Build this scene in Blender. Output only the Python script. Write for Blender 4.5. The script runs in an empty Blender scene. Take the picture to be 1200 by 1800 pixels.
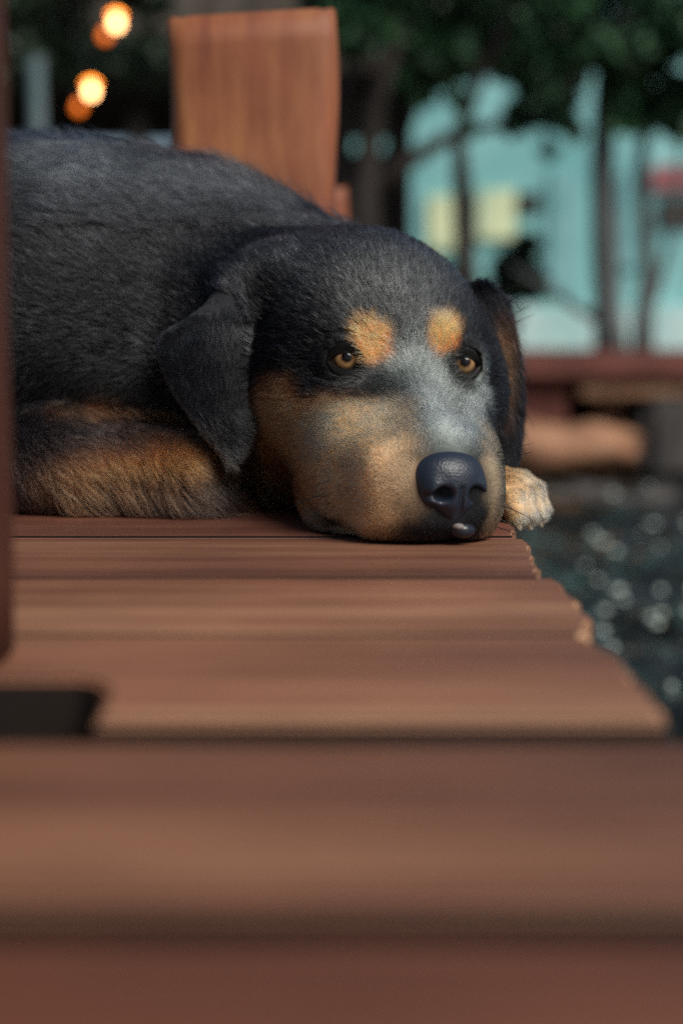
import bpy, bmesh, math, random
import numpy as np
from mathutils import Vector, Matrix
R = math.radians
rnd = random.Random(7)
rng = np.random.default_rng(11)
sc = bpy.context.scene
COL = sc.collection

# ------------------------------------------------------------------ camera
CAMZ, F_PX, PITCH = 0.10, 2500.0, math.atan(311/2500)
cd = bpy.data.cameras.new('camera'); cam = bpy.data.objects.new('camera', cd); COL.objects.link(cam)
cd.sensor_fit = 'VERTICAL'; cd.sensor_height = 36; cd.sensor_width = 24; cd.lens = 50
cd.clip_start = 0.02; cd.clip_end = 500
cam.location = (0, 0, CAMZ); cam.rotation_euler = (math.pi/2-PITCH, 0, 0)
cd.dof.use_dof = True; cd.dof.focus_distance = 0.705; cd.dof.aperture_fstop = 3.7
sc.camera = cam
# ------------------------------------------------------------------ light
SUN_EL, SUN_AZ = 45, 138           # azimuth in degrees clockwise from +Y (north)
w = bpy.data.worlds.new('World'); sc.world = w; w.use_nodes = True
nt = w.node_tree; nt.nodes.clear()
sky = nt.nodes.new('ShaderNodeTexSky'); sky.sky_type = 'NISHITA'; sky.sun_disc = False
sky.sun_elevation = R(SUN_EL); sky.sun_rotation = R(SUN_AZ); sky.air_density = 1.0; sky.dust_density = 2.0; sky.ozone_density = 1.5
bg = nt.nodes.new('ShaderNodeBackground'); bg.inputs['Strength'].default_value = 0.052
wo = nt.nodes.new('ShaderNodeOutputWorld')
nt.links.new(sky.outputs[0], bg.inputs[0]); nt.links.new(bg.outputs[0], wo.inputs[0])
sd = bpy.data.lights.new('sun', 'SUN'); sun = bpy.data.objects.new('sun', sd); COL.objects.link(sun)
sd.energy = 2.7; sd.angle = R(34); sd.color = (1, .95, .86)
_d = Vector((math.sin(R(SUN_AZ))*math.cos(R(SUN_EL)), math.cos(R(SUN_AZ))*math.cos(R(SUN_EL)), math.sin(R(SUN_EL))))
sun.rotation_euler = _d.to_track_quat('Z', 'Y').to_euler()
vs = sc.view_settings; vs.view_transform = 'Standard'; vs.look = 'None'; vs.gamma = 1; vs.exposure = 0.42
sc.cycles.use_denoising = False
sc.cycles.max_bounces = 6; sc.cycles.transparent_max_bounces = 8
sc.cycles.sample_clamp_indirect = 6

# ------------------------------------------------------------------ helpers
_ct, _st = math.cos(PITCH), math.sin(PITCH)
def ray(px, py):
    u, v = (px-600)/F_PX, (900-py)/F_PX
    return np.array([u, _ct+v*_st, -_st+v*_ct])
def P(px, py, Y):
    d = ray(px, py); return np.array([0, 0, CAMZ]) + d*(Y/d[1])
def to_px(p):                       # world -> photo pixels (authoring aid)
    q = p-np.array([0, 0, CAMZ]); f = q[..., 1]*_ct-q[..., 2]*_st; v = q[..., 1]*_st+q[..., 2]*_ct
    return 600+F_PX*q[..., 0]/f, 900-F_PX*v/f

def tag(o, label=None, cat=None, group=None, kind=None):
    if label: o['label'] = label
    if cat: o['category'] = cat
    if group: o['group'] = group
    if kind: o['kind'] = kind
    return o
def empty(name, loc=(0, 0, 0), rz=0):
    o = bpy.data.objects.new(name, None); COL.objects.link(o); o.location = loc; o.rotation_euler = (0, 0, rz)
    o.empty_display_size = .05
    return o
def mesh_obj(name, verts, faces, mat, parent=None, smooth=False):
    me = bpy.data.meshes.new(name)
    me.from_pydata([tuple(map(float, v)) for v in verts], [], [tuple(map(int, f)) for f in faces]); me.update()
    if smooth: me.polygons.foreach_set('use_smooth', [True]*len(me.polygons))
    if mat: me.materials.append(mat)
    o = bpy.data.objects.new(name, me); COL.objects.link(o)
    if parent: o.parent = parent
    return o
def bm_obj(name, bm, mat, parent=None, smooth=False):
    me = bpy.data.meshes.new(name); bmesh.ops.recalc_face_normals(bm, faces=bm.faces); bm.to_mesh(me); bm.free()
    if smooth: me.polygons.foreach_set('use_smooth', [True]*len(me.polygons))
    if mat: me.materials.append(mat)
    o = bpy.data.objects.new(name, me); COL.objects.link(o)
    if parent: o.parent = parent
    return o
def add_box(bm, x0, x1, y0, y1, z0, z1, bev=0):
    r = bmesh.ops.create_cube(bm, size=1, matrix=Matrix.Translation(((x0+x1)/2, (y0+y1)/2, (z0+z1)/2)) @ Matrix.Diagonal((x1-x0, y1-y0, z1-z0, 1)))
    if bev:
        es = list({e for v in r['verts'] for e in v.link_edges})
        bmesh.ops.bevel(bm, geom=es, offset=bev, segments=2, affect='EDGES')
def box_obj(name, x0, x1, y0, y1, z0, z1, mat, parent=None, bev=0):
    bm = bmesh.new(); add_box(bm, x0, x1, y0, y1, z0, z1, bev); return bm_obj(name, bm, mat, parent)
def tube(bm, pts, rads, seg=10):
    pts = [Vector(p) for p in pts]; rings = []
    for i, p in enumerate(pts):
        t = (pts[min(i+1, len(pts)-1)]-pts[max(i-1, 0)]).normalized()
        a = t.orthogonal().normalized() if i == 0 else (a - t*a.dot(t)).normalized()
        b = t.cross(a)
        rings.append([bm.verts.new(p+(a*math.cos(k*2*math.pi/seg)+b*math.sin(k*2*math.pi/seg))*rads[i]) for k in range(seg)])
    for r0, r1 in zip(rings, rings[1:]):
        for k in range(seg): bm.faces.new((r0[k], r0[(k+1) % seg], r1[(k+1) % seg], r1[k]))
    bm.faces.new(rings[0][::-1]); bm.faces.new(rings[-1])

def mat(name, build=None, color=(.5, .5, .5), rough=.6, spec=.5, noise=None):
    m = bpy.data.materials.new(name); m.use_nodes = True; n = m.node_tree; b = n.nodes['Principled BSDF']
    b.inputs['Base Color'].default_value = (*color, 1); b.inputs['Roughness'].default_value = rough
    b.inputs['Specular IOR Level'].default_value = spec
    if noise:                       # (scale, colour a, colour b, stretch)
        s, ca, cb, st = noise
        tc = n.nodes.new('ShaderNodeTexCoord'); mp = n.nodes.new('ShaderNodeMapping'); mp.inputs['Scale'].default_value = st
        nz = n.nodes.new('ShaderNodeTexNoise'); nz.inputs['Scale'].default_value = s; nz.inputs['Detail'].default_value = 6
        cr = n.nodes.new('ShaderNodeValToRGB'); cr.color_ramp.elements[0].position = .35; cr.color_ramp.elements[1].position = .65
        cr.color_ramp.elements[0].color = (*ca, 1); cr.color_ramp.elements[1].color = (*cb, 1)
        n.links.new(tc.outputs['Object'], mp.inputs[0]); n.links.new(mp.outputs[0], nz.inputs['Vector'])
        n.links.new(nz.outputs[0], cr.inputs[0]); n.links.new(cr.outputs[0], b.inputs['Base Color'])
    if build: build(n, b)
    return m

def wood_mat(name, c0, c1, c2, stretch, rough=.5, seed=0.0, bump=.25):
    """streaked hardwood: long fine grain, broad colour bands, dark cracks"""
    m = bpy.data.materials.new(name); m.use_nodes = True; n = m.node_tree; b = n.nodes['Principled BSDF']; L = n.links.new
    tc = n.nodes.new('ShaderNodeTexCoord'); oi = n.nodes.new('ShaderNodeObjectInfo')
    add = n.nodes.new('ShaderNodeVectorMath'); add.operation = 'MULTIPLY_ADD'
    add.inputs[1].default_value = (7.3, 3.1, 5.7); L(oi.outputs['Random'], add.inputs[0]); L(tc.outputs['Object'], add.inputs[2])
    def nz(scale, st, det=6, rough_=.6):
        mp = n.nodes.new('ShaderNodeMapping'); mp.inputs['Scale'].default_value = st; mp.inputs['Location'].default_value = (seed, seed*.7, seed*.3)
        t = n.nodes.new('ShaderNodeTexNoise'); t.inputs['Scale'].default_value = scale; t.inputs['Detail'].default_value = det; t.inputs['Roughness'].default_value = rough_
        L(add.outputs[0], mp.inputs[0]); L(mp.outputs[0], t.inputs['Vector']); return t.outputs[0]
    band = nz(14, stretch, 4); fine = nz(90, stretch, 8, .7); blot = nz(5, (1, 1, 1), 3)
    cr = n.nodes.new('ShaderNodeValToRGB'); e = cr.color_ramp.elements
    e[0].position = .32; e[0].color = (*c0, 1); e[1].position = .68; e[1].color = (*c2, 1)
    k = e.new(.5); k.color = (*c1, 1)
    mx = n.nodes.new('ShaderNodeMath'); mx.operation = 'MULTIPLY_ADD'; mx.inputs[1].default_value = .35
    L(fine, mx.inputs[0])
    m2 = n.nodes.new('ShaderNodeMath'); m2.operation = 'MULTIPLY'; m2.inputs[1].default_value = .65; L(band, m2.inputs[0]); L(m2.outputs[0], mx.inputs[2])
    L(mx.outputs[0], cr.inputs[0])
    hs = n.nodes.new('ShaderNodeHueSaturation'); L(cr.outputs[0], hs.inputs['Color'])
    mr = n.nodes.new('ShaderNodeMapRange'); mr.inputs[1].default_value = .3; mr.inputs[2].default_value = .7; mr.inputs[3].default_value = .62; mr.inputs[4].default_value = 1.25
    L(blot, mr.inputs[0]); L(mr.outputs[0], hs.inputs['Value'])
    mc = n.nodes.new('ShaderNodeMix'); mc.data_type = 'RGBA'; mc.blend_type = 'MULTIPLY'; mc.inputs[0].default_value = 1
    L(hs.outputs[0], mc.inputs[6]); L(oi.outputs['Color'], mc.inputs[7]); L(mc.outputs[2], b.inputs['Base Color'])
    mr2 = n.nodes.new('ShaderNodeMapRange'); mr2.inputs[3].default_value = rough-.08; mr2.inputs[4].default_value = rough+.15
    L(fine, mr2.inputs[0]); L(mr2.outputs[0], b.inputs['Roughness'])
    bp = n.nodes.new('ShaderNodeBump'); bp.inputs['Strength'].default_value = bump; bp.inputs['Distance'].default_value = .0015
    L(mx.outputs[0], bp.inputs['Height']); L(bp.outputs[0], b.inputs['Normal'])
    b.inputs['Specular IOR Level'].default_value = .35
    return m

def hash3(i, j, k, s):
    h = (i.astype(np.int64)*374761393 + j.astype(np.int64)*668265263 + k.astype(np.int64)*2147483647 + s*1274126177) & 0xffffffff
    h = ((h ^ (h >> 13))*1274126177) & 0xffffffff
    h = (h ^ (h >> 16)) & 0xffffffff
    return h.astype(np.float64)/0xffffffff*2-1
_RM = np.array(Matrix.Rotation(.7, 3, 'X') @ Matrix.Rotation(1.1, 3, 'Y') @ Matrix.Rotation(.4, 3, 'Z'))
def vnoise(p, scale, s=0):
    q = (np.asarray(p, float)@_RM.T)*scale + 1000.5; i = np.floor(q); f = q-i; f = f*f*(3-2*f); i = i.astype(np.int64)
    o = 0
    for a in (0, 1):
        for b in (0, 1):
            for c in (0, 1):
                wt = (f[:, 0] if a else 1-f[:, 0])*(f[:, 1] if b else 1-f[:, 1])*(f[:, 2] if c else 1-f[:, 2])
                o = o+wt*hash3(i[:, 0]+a, i[:, 1]+b, i[:, 2]+c, s)
    return o

# ------------------------------------------------------------------ materials
M = {}
M['plank'] = wood_mat('deck_wood', (.080, .034, .023), (.20, .088, .052), (.34, .185, .110), (.09, 1.6, 1.6), .50)
M['plank_end'] = wood_mat('deck_end_grain', (.14, .07, .04), (.36, .21, .12), (.60, .42, .26), (2, 2, 2), .8, 4.2)
M['plank_side_shadow'] = wood_mat('deck_edge_shadow', (.005, .003, .002), (.008, .004, .003), (.012, .006, .004), (1.4, 1.4, .5), .75, 2.2)  # gap and notch shadow put into near-black side faces
M['post'] = wood_mat('post_wood', (.12, .045, .035), (.27, .085, .040), (.42, .175, .07), (1.0, 1.0, .16), .55, 3.1)
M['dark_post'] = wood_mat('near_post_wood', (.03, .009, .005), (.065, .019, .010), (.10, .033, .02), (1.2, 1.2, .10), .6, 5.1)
M['beam'] = mat('beam_wood', noise=(9, (.04, .02, .014), (.08, .04, .026), (.2, 1, 1)), rough=.75)
M['bark'] = mat('bark', noise=(12, (.018, .014, .012), (.05, .04, .034), (1, 1, .3)), rough=.9)
M['bark_haze'] = mat('bark_haze', noise=(12, (.05, .06, .06), (.12, .14, .14), (1, 1, .3)), rough=.9)  # distance haze put into the bark as a lighter grey
M['hut'] = mat('hut_wood', noise=(8, (.012, .008, .006), (.035, .022, .016), (1, 1, .2)), rough=.85)
M['thatch'] = mat('thatch', noise=(14, (.05, .04, .032), (.12, .10, .08), (1, 1, .5)), rough=.95)
M['wall'] = mat('wall_paint', noise=(.9, (.16, .42, .43), (.31, .62, .62), (1, 1, 1)), rough=.8)
M['shutter'] = mat('shutter_paint', noise=(2, (.14, .36, .38), (.26, .52, .54), (1, 1, 1)), rough=.8)
M['lowwall'] = mat('low_wall_paint', noise=(2, (.36, .60, .60), (.60, .76, .76), (1, 1, 1)), rough=.8)
M['yellow'] = mat('yellow_panel', noise=(1.4, (.34, .52, .40), (.76, .82, .50), (1, 1, 1)), rough=.7)
M['red'] = mat('red_paint', color=(.30, .10, .11), rough=.6)
M['pole'] = mat('grey_pole', color=(.07, .11, .12), rough=.5)
M['fardeck'] = wood_mat('far_deck_wood', (.09, .028, .02), (.14, .045, .034), (.19, .07, .05), (.1, 1, 1), .7, 9)
M['tanbeam'] = wood_mat('tan_timber', (.13, .06, .035), (.30, .145, .08), (.42, .27, .16), (.25, 1, 1), .7, 12)
M['stone'] = mat('grey_stone', noise=(6, (.035, .032, .030), (.10, .09, .085), (1, 1, 1)), rough=.85)
M['earth'] = mat('earth', noise=(3, (.05, .04, .03), (.10, .085, .06), (1, 1, 1)), rough=.95)

def leaf_mat(name, ca, cb):
    m = bpy.data.materials.new(name); m.use_nodes = True; n = m.node_tree; b = n.nodes['Principled BSDF']; L = n.links.new
    g = n.nodes.new('ShaderNodeNewGeometry'); cr = n.nodes.new('ShaderNodeValToRGB')
    cr.color_ramp.elements[0].color = (*ca, 1); cr.color_ramp.elements[1].color = (*cb, 1)
    L(g.outputs['Random Per Island'], cr.inputs[0]); L(cr.outputs[0], b.inputs['Base Color']); b.inputs['Roughness'].default_value = .5
    return m
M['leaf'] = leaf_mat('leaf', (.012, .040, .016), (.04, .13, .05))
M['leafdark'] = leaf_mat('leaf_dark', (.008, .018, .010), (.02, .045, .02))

# ------------------------------------------------------------------ setting: water and bank
WATER = -.45
def build_water():
    m = bpy.data.materials.new('water'); m.use_nodes = True; n = m.node_tree; b = n.nodes['Principled BSDF']; L = n.links.new
    b.inputs['Base Color'].default_value = (.012, .015, .012, 1); b.inputs['Roughness'].default_value = .03; b.inputs['IOR'].default_value = 1.5
    tc = n.nodes.new('ShaderNodeTexCoord')
    a = n.nodes.new('ShaderNodeTexNoise'); a.inputs['Scale'].default_value = 7; a.inputs['Detail'].default_value = 3
    mp = n.nodes.new('ShaderNodeMapping'); mp.inputs['Scale'].default_value = (1, .8, 1)
    L(tc.outputs['Object'], mp.inputs[0]); L(mp.outputs[0], a.inputs['Vector'])
    bp = n.nodes.new('ShaderNodeBump'); bp.inputs['Strength'].default_value = 1; bp.inputs['Distance'].default_value = .09
    L(a.outputs[0], bp.inputs['Height']); L(bp.outputs[0], b.inputs['Normal'])
    nx, ny = 420, 480
    xs = np.concatenate([[-60], np.linspace(-2.5, 4, nx-2), [60]]); ys = np.concatenate([[-40], np.linspace(.3, 8.5, ny-2), [60]])
    X, Y = np.meshgrid(xs, ys, indexing='ij'); p = np.stack([X.ravel(), Y.ravel(), 0*X.ravel()], 1)
    h = .040*vnoise(p*[1, .9, 1], 4.2, 1)+.024*vnoise(p, 10, 2)+.010*vnoise(p, 24, 3)
    p[:, 2] = WATER + h
    idx = np.arange(nx*ny).reshape(nx, ny)
    f = np.stack([idx[:-1, :-1], idx[1:, :-1], idx[1:, 1:], idx[:-1, 1:]], -1).reshape(-1, 4)
    tag(mesh_obj('water', p, f, m, smooth=True), 'dark rippled water beside the wooden jetty with pale glints', kind='structure')
build_water()
bk = box_obj('ground', -60, 60, 7.2, 90, -1.0, -.03, M['earth'])
tag(bk, 'low dark earth bank behind the far jetty', kind='structure')

fr = random.Random(21); bmf = bmesh.new()  # pale flat flecks added to stand in for wave glints
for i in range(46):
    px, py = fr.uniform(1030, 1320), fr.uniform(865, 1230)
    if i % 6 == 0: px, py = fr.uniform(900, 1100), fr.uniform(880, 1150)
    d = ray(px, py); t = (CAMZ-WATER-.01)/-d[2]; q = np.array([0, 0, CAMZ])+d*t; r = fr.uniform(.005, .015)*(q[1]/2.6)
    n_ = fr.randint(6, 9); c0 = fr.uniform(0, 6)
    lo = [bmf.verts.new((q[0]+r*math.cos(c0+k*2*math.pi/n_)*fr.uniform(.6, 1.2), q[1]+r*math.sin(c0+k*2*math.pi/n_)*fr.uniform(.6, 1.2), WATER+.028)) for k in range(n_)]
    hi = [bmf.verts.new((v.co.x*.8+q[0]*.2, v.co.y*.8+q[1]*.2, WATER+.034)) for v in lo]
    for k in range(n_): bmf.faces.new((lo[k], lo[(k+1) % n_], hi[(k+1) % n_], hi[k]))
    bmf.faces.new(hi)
tag(bm_obj('water_glint', bmf, mat('water_glint', color=(.42, .50, .45), rough=.4), None, True), 'pale flecks added for glints on the dark water at right', kind='stuff')

# ------------------------------------------------------------------ jetty
GAP0, PITCHY, EDGE = .2338, .1161, .0895
jet = empty('wooden_jetty', (0, .7, -.03))
tag(jet, 'worn red-brown wooden jetty of wide planks with ragged ends the dog lies on', 'jetty')
def plank(i):
    y0 = GAP0 + PITCHY*(i-1); y1 = y0+PITCHY
    r = random.Random(100+i)
    g0 = {1: .007, 2: .010}.get(i, .0014); g1 = {0: .006, 1: .008}.get(i, .0014)
    y0 += g0; y1 -= g1
    xe = EDGE + {4: .0035, 5: .0035, 3: .0035, 2: -.0055, 1: .0, 0: .002}.get(i, r.uniform(-.004, .003))
    tap = {4: .009, 3: .008, 2: -.005, 5: .003}.get(i, 0)
    out = []
    # left side, notch around the near post on plank 2
    if i == 2: out += [(-.8, y0), (-.8, y0+.0005), (-.8, y0+.047), (-.077, y0+.047), (-.071, y0+.044), (-.066, y0+.034), (-.064, y0), ][2:]
    else: out += [(-.8, y0)]
    n = 26
    out += [(-.8+(xe+.8)*t, y0+r.uniform(-.0006, .0006)) for t in ([.2, .4, .6, .8] if i != 2 else [])]
    k = 16
    for j in range(k+1):
        t = j/k; e = math.sin(t*math.pi)
        out.append((xe-.003*(1-e)**3 + r.uniform(-.0022, .0012) + .0012*math.sin(t*5+i*2.1) - tap*(1-t), y0+(y1-y0)*t))
    out += [(-.8, y1)]
    bm = bmesh.new(); th = -.034
    zt = r.uniform(-.0008, .0008)
    vb = [bm.verts.new((x, y, th)) for x, y in out]; bm.faces.new(vb)
    rr = bmesh.ops.extrude_face_region(bm, geom=list(bm.faces)); tv = [v for v in rr['geom'] if isinstance(v, bmesh.types.BMVert)]
    for v in tv: v.co.z = zt
    bmesh.ops.recalc_face_normals(bm, faces=bm.faces)
    te = [e for e in bm.edges if all(abs(v.co.z-zt) < 1e-6 for v in e.verts)]
    bmesh.ops.bevel(bm, geom=te, offset=.0016, segments=3, affect='EDGES')
    bm.normal_update()
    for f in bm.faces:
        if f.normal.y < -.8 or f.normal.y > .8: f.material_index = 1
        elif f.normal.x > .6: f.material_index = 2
    ob = bm_obj('plank', bm, M['plank'], jet); ob.data.materials.append(M['plank_side_shadow'])
    ob.location = -np.array(jet.location)
    ob.data.materials.append(M['plank_end'])
    ob.color = {0: (.72, .58, .52, 1), 1: (1.08, 1.05, 1.0, 1), 2: (1.18, 1.15, 1.1, 1), 3: (1.08, 1.0, .95, 1), 4: (.92, .86, .86, 1), 5: (.70, .56, .58, 1)}.get(i, (r.uniform(.7, 1), r.uniform(.65, .9), r.uniform(.65, .9), 1))
    return ob
for i in range(-1, 44): plank(i)
for x in (-.02, -.5):
    bm = bmesh.new(); add_box(bm, x-.03, x+.03, -.25, 5.2, -.17, -.035)
    o = bm_obj('beam', bm, M['beam'], jet); o.location = -np.array(jet.location)
for y in (.05, 1.6, 3.2, 4.9):
    for x in (-.06, -.56):
        bm = bmesh.new(); tube(bm, [(x-.08, y, -1.0), (x-.08, y, -.036)], [.05, .047], 12)
        o = bm_obj('pile', bm, M['beam'], jet, True); o.location = -np.array(jet.location)

def square_post(name, x0, x1, y0, y1, z0, z1, m, bev, label, tilt=0, seed=1, rz=0):
    bm = bmesh.new(); cx, cy = (x0+x1)/2, (y0+y1)/2
    hx, hy = (x1-x0)/2, (y1-y0)/2; r = random.Random(seed)
    prof = []
    for q, (sx, sy) in enumerate(((1, 1), (-1, 1), (-1, -1), (1, -1))):
        for a in range(5):
            t = R(90*q + a*22.5); prof.append((sx*(hx-bev)+math.cos(t)*bev, sy*(hy-bev)+math.sin(t)*bev))
    H = z1-z0; nz = 16; rings = []
    for k in range(nz+1):
        z = H*k/nz; off = (.0007*math.sin(k*.5+seed), .0007*math.sin(k*.4))
        s = 1+.06*(k/nz)-.04 + (.0 if k < nz else -.012)
        rings.append([bm.verts.new((x*s+off[0]+.0008*math.sin(7*j+k), y*s+off[1], z+(tilt*x if k == nz or k == nz-1 else 0)+(r.uniform(-.0015, .0015) if k == nz else 0))) for j, (x, y) in enumerate(prof)])
    for a, b in zip(rings, rings[1:]):
        for j in range(len(prof)): bm.faces.new((a[j], a[(j+1) % len(prof)], b[(j+1) % len(prof)], b[j]))
    bm.faces.new(rings[0][::-1])
    c = bm.verts.new((0, 0, H+.002)); 
    for j in range(len(prof)): bm.faces.new((rings[-1][j], rings[-1][(j+1) % len(prof)], c))
    o = bm_obj(name, bm, m, None, True)
    o.location = (cx, cy, z0); o.rotation_euler.z = rz
    return tag(o, label, 'post')
p0 = P(297, 300, 1.0); p1 = P(590, 300, 1.0)
square_post('wooden_post', p0[0], p1[0], 1.0, 1.10, -.001, P(440, 22, 1.0)[2], M['post'], .014, 'short orange-brown wooden post standing behind the dog', .05)
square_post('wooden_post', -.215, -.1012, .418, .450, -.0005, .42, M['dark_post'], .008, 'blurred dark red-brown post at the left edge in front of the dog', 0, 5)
a = P(560, 345, 1.5); b_ = P(612, 345, 1.5)
square_post('wooden_post', a[0], b_[0], 1.5, 1.58, -.001, P(600, 328, 1.5)[2], M['post'], .012, 'low red-brown post stub just right of the tall post behind the dog', 0, 9)

# ------------------------------------------------------------------ far jetty, boat-like timber
def X(px, Y): return P(px, 600, Y)[0]
def Z(py, Y): return P(600, py, Y)[2]
FJ = 5.4
fj = empty('far_jetty', (1.6, FJ, 0)); tag(fj, 'distant red-topped timber jetty across the water with dark gaps beneath', 'jetty')
def fbox(name, px0, px1, py0, py1, y0, y1, m, parent=fj, bev=.01):
    o = box_obj(name, X(px0, y0), X(px1, y0), y0, y1, Z(py1, y0), Z(py0, y0), m, parent, bev)
    o.location = -np.array(parent.location) if parent else (0, 0, 0); return o
fbox('deck', 700, 1560, 622, 664, FJ, FJ+2.0, M['fardeck'])
fbox('rail', 1020, 1560, 668, 700, FJ+.05, FJ+.12, M['tanbeam'])
fbox('side_board', 700, 1000, 668, 745, FJ+.10, FJ+.15, M['fardeck'])
for px in (880, 1075, 1330, 1500): fbox('support', px-22, px+22, 665, 790, FJ+.2, FJ+.3, M['tanbeam'] if px == 1075 else M['beam'])
fbox('back_board', 700, 1560, 668, 850, FJ+.6, FJ+.7, M['hut'])
tb = bmesh.new()
Yb = FJ-.25
n = 14; prof = []
xa, xb = X(740, Yb), X(1140, Yb); zt, zb = Z(748, Yb), Z(842, Yb)
rings = []
for i in range(n+1):
    t = i/n; x = xa+(xb-xa)*t; k = 1-max(0, (t-.8)/.2)**2.2*.85
    zc = (zt+zb)/2; hz = (zt-zb)/2; hy = .16
    rings.append([tb.verts.new((x, Yb+.16+hy*k*math.cos(a), zc+.01*math.sin(t*6)+hz*(math.sin(a)*(.4+.6*k)) + (.012*t))) for a in [q*2*math.pi/14 for q in range(14)]])
for r0, r1 in zip(rings, rings[1:]):
    for q in range(14): tb.faces.new((r0[q], r0[(q+1) % 14], r1[(q+1) % 14], r1[q]))
for ring in rings:
    for v in ring: v.co += Vector((rnd.uniform(-.02, .02), rnd.uniform(-.03, .02), rnd.uniform(-.022, .022)))
tb.faces.new(rings[0][::-1]); tb.faces.new(rings[-1])
tag(bm_obj('floating_timber', tb, M['tanbeam'], None, True), 'thick orange-tan rounded timber lying low at the waterline under the far jetty', 'timber')
st = fbox('stone_block', 1135, 1500, 705, 850, FJ-.1, FJ+.15, M['stone'], None, .05)
tag(st, 'dark grey stone footing at the right under the far jetty', 'stone')
bmr = bmesh.new()
for i in range(40):
    x = rnd.uniform(X(850, 5), X(1500, 5)); y = 5.0+rnd.uniform(-.25, .1)
    mt = Matrix.Translation((x, y, WATER-.01)) @ Matrix.Diagonal((rnd.uniform(.05, .13), rnd.uniform(.05, .1), rnd.uniform(.02, .05), 1))
    bmesh.ops.create_icosphere(bmr, subdivisions=2, radius=1, matrix=mt)
tag(bm_obj('shore_stones', bmr, M['stone'], None, True), 'dark shore stones along the far waterline', kind='stuff')

# ------------------------------------------------------------------ teal building
YB = 13.0
bl = empty('painted_building', (2, YB, 0)); tag(bl, 'pale turquoise painted building seen blurred beyond the trees', 'building')
def bbox(name, px0, px1, py0, py1, m, dy=0, th=.1, bev=.0, parent=None):
    o = box_obj(name, X(px0, YB), X(px1, YB), YB-dy-th, YB-dy, Z(py1, YB), Z(py0, YB), m, parent or bl, bev)
    if parent is None: o.location = -np.array(bl.location)
    return o
bbox('wall', 560, 1500, -120, 640, M['wall'], -3, 3)
bbox('base_course', 560, 1500, 540, 640, M['lowwall'], 0.002, .08)
bbox('yellow_panel', 750, 806, 345, 440, M['yellow'], .002, .05)
bbox('yellow_panel', 836, 900, 335, 420, M['yellow'], .002, .05)
for a_, b2, c_, d_ in ((960, 1010, 300, 520), (1085, 1118, 300, 470), (700, 735, 330, 520)): bbox('shutter', a_, b2, c_, d_, M['shutter'], .002, .04)
bbox('red_panel', 1135, 1215, 292, 335, M['red'], .002, .05)
bbox('window', 905, 945, 340, 372, M['hut'], .002, .04)
bbox('window', 1150, 1240, 350, 400, M['hut'], .002, .04)
bbox('roof', 540, 1520, -190, -125, M['thatch'], -3.0, 3.2)

# shelter, dark interior
sh = empty('timber_shelter', (-1.5, 9, 0)); tag(sh, 'dark open timber shelter with grey roof edge behind the wooden post', 'shelter')
def sbox(name, px0, px1, py0, py1, y0, y1, m):
    o = box_obj(name, X(px0, 9), X(px1, 9), y0, y1, Z(py1, 9), Z(py0, 9), m, sh); o.location = -np.array(sh.location); return o
sbox('roof', -420, 750, -60, 145, 8.6, 11.6, M['thatch']); 
sbox('fascia', 585, 762, 147, 190, 8.8, 8.9, M['bark'])
sbox('back_wall', -420, 715, 180, 650, 11.4, 11.5, M['hut'])
sbox('end_wall', 690, 715, 192, 640, 9.1, 11.3, M['hut'])
for px in (-100, 250, 600, 705): sbox('post', px-15, px+15, 192, 640, 8.9, 9.0, M['bark'])
sbox('floor', -420, 730, 600, 640, 8.7, 11.38, M['hut'])

# ------------------------------------------------------------------ foliage
def leaves(name, clumps, n, size, m, parent):
    """clumps: (x,y,z,r,weight)"""
    c = np.array([q[:3] for q in clumps]); r = np.array([q[3] for q in clumps]); wt = r**2; wt = wt/wt.sum()
    i = rng.choice(len(c), n, p=wt); d = rng.normal(size=(n, 3)); d /= np.linalg.norm(d, axis=1)[:, None]
    p = c[i]+d*(r[i]*rng.uniform(.3, 1, n)**.6)[:, None]*[1, 1, .8]
    a = rng.normal(size=(n, 3)); a /= np.linalg.norm(a, axis=1)[:, None]
    b = np.cross(a, rng.normal(size=(n, 3))); b /= np.linalg.norm(b, axis=1)[:, None]
    s = (size*rng.uniform(.6, 1.3, n))[:, None]
    v = np.stack([p-a*s, p+b*s*.42, p+a*s, p-b*s*.42], 1).reshape(-1, 3)
    f = np.arange(4*n).reshape(-1, 4)
    return mesh_obj(name, v, f, m, parent)
def tree(name, label, base, limbs, clumps, n, size, m, cat='tree', bark='bark'):
    t = empty(name, tuple(base)); tag(t, label, cat, 'trees beyond the water' if cat == 'tree' else None)
    bm = bmesh.new()
    for pts, rads in limbs: tube(bm, pts, rads, 10)
    if limbs:
        o = bm_obj('trunk', bm, M[bark], t, True); o.location = -Vector(t.location)
    o = leaves('crown', clumps, n, size, m, t); o.location = -Vector(t.location)
    return t
def C(px, py, Y, rpx): q = P(px, py, Y); return (q[0], q[1], q[2], rpx/F_PX*Y)
def PL(Y, *pp): return [tuple(P(x, y, Y)) for x, y in pp]
def clump_field(px0, px1, py0, py1, Y0, Y1, n, r0, r1, holes=(), seed=3):
    rr = random.Random(seed); out = []
    while len(out) < n:
        x, y, Y, r = rr.uniform(px0, px1), rr.uniform(py0, py1), rr.uniform(Y0, Y1), rr.uniform(r0, r1)
        if any((x-hx)**2/(hr+r*.8)**2+(y-hy)**2/(hr+r*.8)**2 < 1 for hx, hy, hr in holes): continue
        out.append(C(x, y, Y, r))
    return out
Yt = 7.4
k = Yt/F_PX
holes = [(850, 165, 36), (1042, 178, 20), (762, 213, 16)]
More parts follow.
